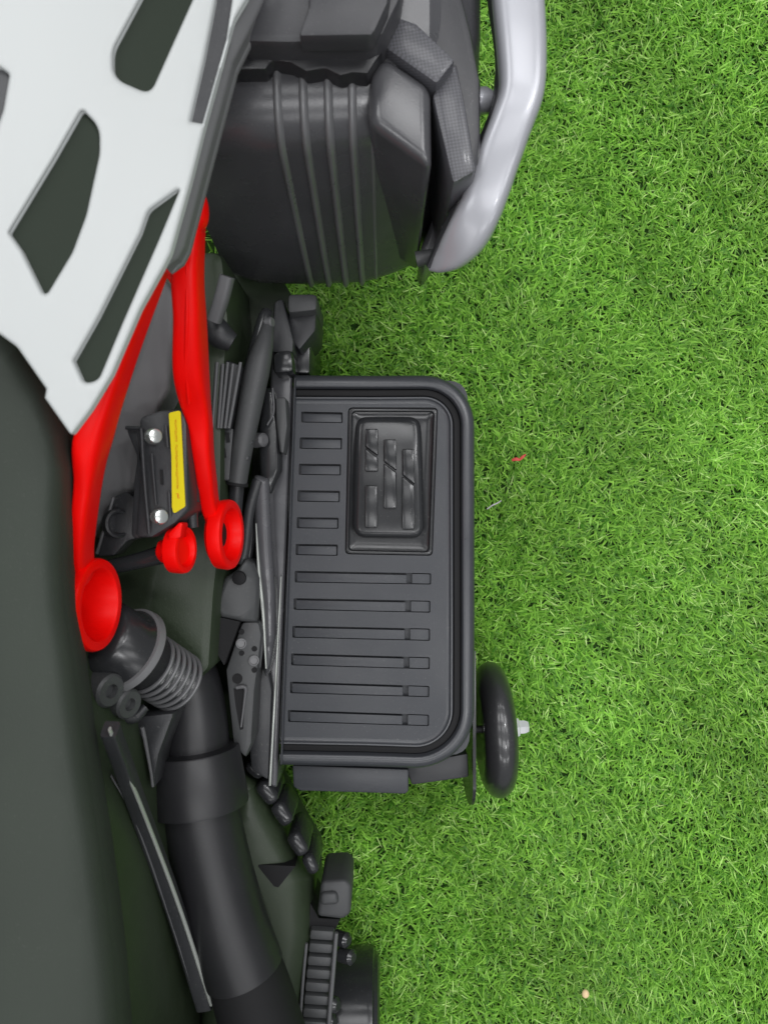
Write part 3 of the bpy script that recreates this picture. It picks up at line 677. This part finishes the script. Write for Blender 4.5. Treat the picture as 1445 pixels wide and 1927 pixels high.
prism('lever_tab', [(518, 748), (538, 747), (541, 802), (534, 855), (526, 850), (520, 800)], 0.214, 0.19, M['grey'], bike, bev=0.003)
lathe('bolt', W(490, 828, 0.215), (0.8, 0, 0.6), [(-0.006, 0.0068), (0.004, 0.0062), (0.006, 0.004)], M['trim'], bike, seg=20)
tube('link_bar', [(486, 905, 0.212, 12), (470, 960, 0.214, 10), (462, 1030, 0.216, 9), (455, 1062, 0.216, 9)], M['plastic'], bike, seg=14)
tube('link_bar', [(472, 940, 0.200, 9), (474, 1000, 0.200, 8), (466, 1060, 0.200, 8)], M['gloss'], bike, seg=14)
ca = panel('swing_casting', fillet([(463, 1050), (478, 1060), (489, 1088), (489, 1121), (485, 1172), (453, 1169), (417, 1161), (402, 1146), (423, 1088), (445, 1073)], 6), lambda x, y: 0.228 - 0.0003 * max(0, x - 455), 0.03, 9, M['grey'], bike, step=10, grid=0, depth=0.005)
lathe('rubber_plug', W(450, 1088, 0.230), (0, 0, 1), [(-0.002, 0.0062), (0.001, 0.0058), (0.0018, 0.004)], M['void'], ca, seg=20)
prism('casting_recess', [(402, 1147), (415, 1162), (452, 1170), (422, 1252), (402, 1218)], 0.2265, 0.19, M['void'], bike)
pl = prism('pivot_plate', [(455, 1170), (488, 1170), (493, 1195), (488, 1240), (480, 1300), (474, 1400), (462, 1430), (438, 1400), (424, 1262)], 0.222, 0.185, M['grey'], bike, bev=0.004)
for (bx_, by_) in ((454, 1211), (478, 1243)):
    lathe('bolt', W(bx_, by_, 0.2225), (0.25, 0, 1), [(-0.002, 0.0048), (0.001, 0.0046), (0.0014, 0.0036), (0.0002, 0.0032), (0.0002, 0.0003)], M['band'], pl, seg=20)
    for dy in (-22, 18): lathe('plate_hole', W(bx_ + 1, by_ + dy, 0.2224), (0, 0, 1), [(-0.001, 0.0024), (0.0003, 0.0024)], M['void'], pl, seg=12)
lathe('plate_hole', W(447, 1277, 0.2223), (0, 0, 1), [(-0.001, 0.0045), (0.0004, 0.0045)], M['void'], pl, seg=18)
prism('plate_slot', [(440, 1296), (462, 1296), (458, 1372), (452, 1374), (444, 1330)], 0.2226, 0.216, M['void'], pl)
tube('slot_edge', [(445, 1294, 0.224, 4), (462, 1294, 0.224, 4), (460, 1320, 0.224, 2.5), (454, 1368, 0.224, 2)], M['trim'], pl, seg=8, n=3)
tube('pin', [(484, 1182, 0.215, 7), (488, 1215, 0.213, 7), (486, 1255, 0.21, 5)], M['trim'], bike, seg=12)
prism('skid_plate', [(470, 1240), (506, 1262), (512, 1300), (505, 1470), (472, 1450), (468, 1400)], 0.185, 0.12, M['plastic'], bike, bev=0.003)

# ---- air bellows and clamp bolts under the seat
a0, a1 = W(186, 1190, 0.335), W(345, 1290, 0.262); axd = (a1 - a0); Lb = axd.length
bp = [(0, 0.020), (0.004, 0.027), (Lb * 0.22, 0.028), (Lb * 0.26, 0.031), (Lb * 0.36, 0.031), (Lb * 0.38, 0.0262), (Lb * 0.52, 0.0235)]
t = Lb * 0.52
for k in range(6):
    bp += [(t + 0.0012, 0.0210), (t + 0.0030, 0.0246), (t + 0.0042, 0.0246), (t + 0.0062, 0.0208)]; t += 0.0072
bp += [(t + 0.002, 0.020), (t + 0.006, 0.016)]
lathe('air_bellows', a0, axd, bp, M['gloss'], bike, seg=48, sharp=60)
abw = bpy.data.objects['air_bellows']
lathe('bellows_rim', a0, axd, [(Lb * 0.27, 0.030), (Lb * 0.275, 0.0335), (Lb * 0.33, 0.0345), (Lb * 0.345, 0.033), (Lb * 0.345, 0.030)], M['band'], abw, seg=56)
t = Lb * 0.52
for k in range(6):
    lathe('bellows_fold', a0, axd, [(t + 0.0022, 0.0236), (t + 0.0028, 0.0252), (t + 0.0044, 0.0252), (t + 0.0050, 0.0236)], M['ribs'], abw, seg=48, sharp=70); t += 0.0072
for (bx_, by_, bz, rr) in ((208, 1300, 0.345, 0.0125), (243, 1325, 0.330, 0.0115)):
    lathe('clamp_bolt', W(bx_, by_, bz), (0.85, -0.15, 0.5), [(-0.020, rr), (0.0, rr), (0.0018, rr * 0.86), (0.0018, rr * 0.42), (-0.003, rr * 0.38), (-0.0031, 0.0004)], M['grey'], bike, seg=28)
tube('clamp_arm', [(192, 1265, 0.322, 18), (215, 1330, 0.318, 14), (250, 1350, 0.310, 12), (275, 1330, 0.305, 8)], M['plastic'], bike, seg=16)
prism('stay_gusset', [(240, 1350), (330, 1340), (300, 1420), (288, 1490), (270, 1400)], 0.290, 0.25, M['plastic'], bike, bev=0.004)
tube('stay_rod', [(268, 1368, 0.30, 4), (273, 1390, 0.298, 4), (284, 1450, 0.292, 3), (288, 1480, 0.29, 3)], M['trim'], bike, seg=8)

# ---- frame stay under the seat
fs = tube('rear_stay', [(208, 1372, 0.398, 15, .006), (268, 1540, 0.322, 15, .006), (330, 1712, 0.262, 15, .006), (386, 1892, 0.216, 15, .006)], M['plastic'], bike, seg=24, power=0.35)
tube('stay_glint', [(207, 1372, 0.4040, 3, .002), (277, 1545, 0.3285, 3.6, .002), (341, 1716, 0.2690, 4, .002), (398, 1890, 0.2235, 4, .002)], M['edge'], fs, seg=10)  # bright line added as the highlight on the bar's right edge
tube('stay_glint', [(210, 1460, 0.3640, 1.4, .001), (255, 1545, 0.3285, 2, .001), (316, 1716, 0.2690, 2, .001), (372, 1890, 0.2235, 2, .001)], M['trim'], fs, seg=8)  # fainter painted highlight on the other edge

# ---- exhaust silencer
ex = tube('exhaust', [(300, 1190, 0.20, 58), (345, 1270, 0.212, 62), (364, 1350, 0.220, 62), (368, 1440, 0.226, 66), (376, 1520, 0.226, 72), (398, 1620, 0.224, 72), (424, 1720, 0.222, 73), (460, 1826, 0.220, 74)], M['exhaust'], bike, seg=48)
c0, c1 = W(366, 1408, 0.230), W(375, 1516, 0.232)
lathe('exhaust_clamp', c0, c1 - c0, [(0, 0.028), (0.0006, 0.0375), (0.002, 0.0386), ((c1 - c0).length * 0.96, 0.0428), ((c1 - c0).length, 0.0424), ((c1 - c0).length * 0.99, 0.0408), ((c1 - c0).length * 0.6, 0.0385)], M['exhaust'], ex, seg=56, sharp=35)
tube('exhaust_tip', [(457, 1815, 0.219, 70), (478, 1880, 0.216, 74), (508, 1990, 0.212, 78), (540, 2150, 0.206, 80)], M['void'], ex, seg=40)

# ---- rear wheel cover, tread lugs and hub
panel('chain_guard', fillet([(452, 1440), (492, 1470), (530, 1545), (565, 1610), (590, 1650), (592, 1760), (560, 1960), (556, 2150), (370, 2150), (390, 1600)], 20), lambda x, y: 0.180 - 0.00011 * max(0, x - 430) , 0.10, 46, M['green_bounce'], bike, step=16, grid=26, depth=0.030, sharp=60)
prism('guard_recess', [(483, 1627), (556, 1630), (524, 1670), (516, 1668)], 0.1738, 0.14, M['void'], bike)
rw = bpy.data.objects.new('rear_wheel', None); C.objects.link(rw); rw.parent = bike
for (x, y, a, w_, h_) in ((478, 1452, 40, 20, 12), (502, 1495, 52, 24, 15), (530, 1535, 55, 24, 15), (560, 1592, 58, 24, 15), (584, 1630, 62, 20, 13)):
    c_, s_ = math.cos(R(a)), math.sin(R(a))
    q = [(x + u * c_ - v * s_, y + u * s_ + v * c_) for u, v in ((-w_, -h_), (w_, -h_), (w_, h_), (-w_, h_))]
    prism('tyre_lug', q, 0.178, 0.12, M['gloss'], rw, bev=0.006, seg=3)
q = [(604, 1660), (650, 1656), (662, 1668), (660, 1722), (644, 1732), (596, 1726)]
prism('tyre_lug', q, 0.165, 0.10, M['grey'], rw, bev=0.005, seg=3)
prism('tyre_lug', [(603, 1682), (634, 1680), (638, 1704), (602, 1706)], 0.170, 0.15, M['grey'], rw, bev=0.004, seg=3)
prism('tyre_gap', [(584, 1700), (600, 1728), (640, 1730), (630, 1752), (582, 1748)], 0.150, 0.09, M['void'], rw)
y = 1750
for k in range(8):
    o = -3.2 * k
    prism('tread_block', [(584 + o * .7, y), (630 + o * .6, y + 3), (628 + o * .6, y + 22), (582 + o * .7, y + 19)], 0.158, 0.10, M['grey'], rw, bev=0.0025)
    y += 24.5
tube('tyre_edge', [(633, 1755, 0.160, 4), (625, 1850, 0.160, 4.5), (616, 1960, 0.160, 4)], M['trim'], rw, seg=10)
tube('tyre_edge', [(577, 1775, 0.156, 3), (570, 1850, 0.156, 3), (562, 1960, 0.156, 3)], M['trim'], rw, seg=10)
for (x, y) in ((648, 1768), (657, 1800), (628, 1890), (622, 1922)):
    lathe('hub_bolt', W(x, y, 0.145), (0.8, 0.1, 0.6), [(-0.010, 0.0075), (0.003, 0.0072), (0.006, 0.004)], M['gloss'], rw, seg=20)
hb = lathe('hub_drum', W(660, 1925, 0.075), (1, 0, 0), [(-0.03, 0.070), (0.018, 0.0745), (0.024, 0.073), (0.0255, 0.068), (0.029, 0.066), (0.031, 0.060), (0.031, 0.03)], M['gloss'], rw, seg=56)

# ---- training wheel
tw = bpy.data.objects.new('training_wheel', None); C.objects.link(tw); tw.parent = bike
wc = W(932, 1377, 0.092); wc.z = 0.080
wa = Vector((1, 0.05, -0.02)).normalized(); RR, HW = 0.0700, 0.0168
prof = [(-HW * 0.80, 0.032)] + [(-HW * math.cos(R(a)), RR - 0.026 + 0.026 * math.sin(R(a)) ** 0.85) for a in range(0, 181, 9)] + [(HW * 0.80, 0.030), (HW * 0.62, 0.026), (HW * 0.6, 0.001)]
lathe('tyre', wc, wa, prof, M['tyre'], tw, seg=72, sharp=60)
lathe('axle', wc, wa, [(-0.032, 0.004), (0.036, 0.004)], M['plastic'], tw, seg=16)
nt_ = wc + wa * 0.0185
lathe('lock_nut', nt_, wa, [(-0.004, 0.0100), (0.0005, 0.0106), (0.0070, 0.0106), (0.0082, 0.0095), (0.0082, 0.0078), (0.014, 0.0076), (0.0182, 0.0058), (0.0190, 0.002)], M['zinc'], tw, seg=6, sharp=25, roll=R(15))
# bracket plate carrying the axle
bm = bmesh.new(); X0 = W(889, 1400, 0.150).x
prof2 = []
ya, yb = W(0, 1225, 0.15).y, W(0, 1462, 0.15).y
for a in range(-90, 91, 15): prof2.append((yb - 0.034 * math.cos(R(a)) - 0.008, 0.094 + 0.060 * math.sin(R(a))))
prof2 += [(ya, 0.150), (ya, 0.10)]
A = [bm.verts.new((X0, p[0], p[1])) for p in prof2]; B = [bm.verts.new((X0 + 0.003, p[0], p[1])) for p in prof2]
bm.faces.new(A); bm.faces.new(B[::-1])
for k in range(len(A)): bm.faces.new([A[k], A[(k + 1) % len(A)], B[(k + 1) % len(B)], B[k]])
from_bm('wheel_bracket', bm, M['gloss'], bike)
lathe('axle_nut', Vector((X0 + 0.003, wc.y, wc.z)), (1, 0, 0), [(-0.004, 0.006), (0.004, 0.006), (0.0045, 0.005)], M['zinc'], tw, seg=6)

# ------------------------------------------------------------ bits lying in the grass
def tag(o, label, cat): o['label'] = label; o['category'] = cat; return o
tag(tube('plastic_scrap', [(963, 866, 0.022, 2.2, .0005), (971, 864, 0.0232, 3.2, .0005), (977, 865, 0.0226, 2.2, .0005), (983, 860, 0.0236, 2.6, .0005), (989, 855, 0.023, 1.0, .0004)], mat('red_scrap', (0.62, 0.06, 0.05), 0.5), None, seg=8), 'tiny curled red scrap lying on the grass right of the footboard', 'scrap')
tag(tube('thread', [(916, 958, 0.024, 1.0), (926, 951, 0.0256, 1.2), (935, 947, 0.0252, 1.2), (943, 942, 0.0262, 0.9)], mat('pale_thread', (0.60, 0.55, 0.62), 0.6), None, seg=6), 'short pale thread on the grass below the red scrap', 'thread')
bm = bmesh.new(); bmesh.ops.create_icosphere(bm, subdivisions=3, radius=1.0)
for v in bm.verts: v.co = Vector((v.co.x * 0.0040 * (1 + 0.06 * math.sin(5 * v.co.z)), v.co.y * 0.0048, v.co.z * 0.0036))
bead = from_bm('pebble', bm, mat('tan_pebble', (0.85, 0.62, 0.36), 0.6)); bead.location = W(1101, 1870, 0.024)
tag(bead, 'small pale tan oval pebble in the grass near the bottom of the lawn', 'pebble')
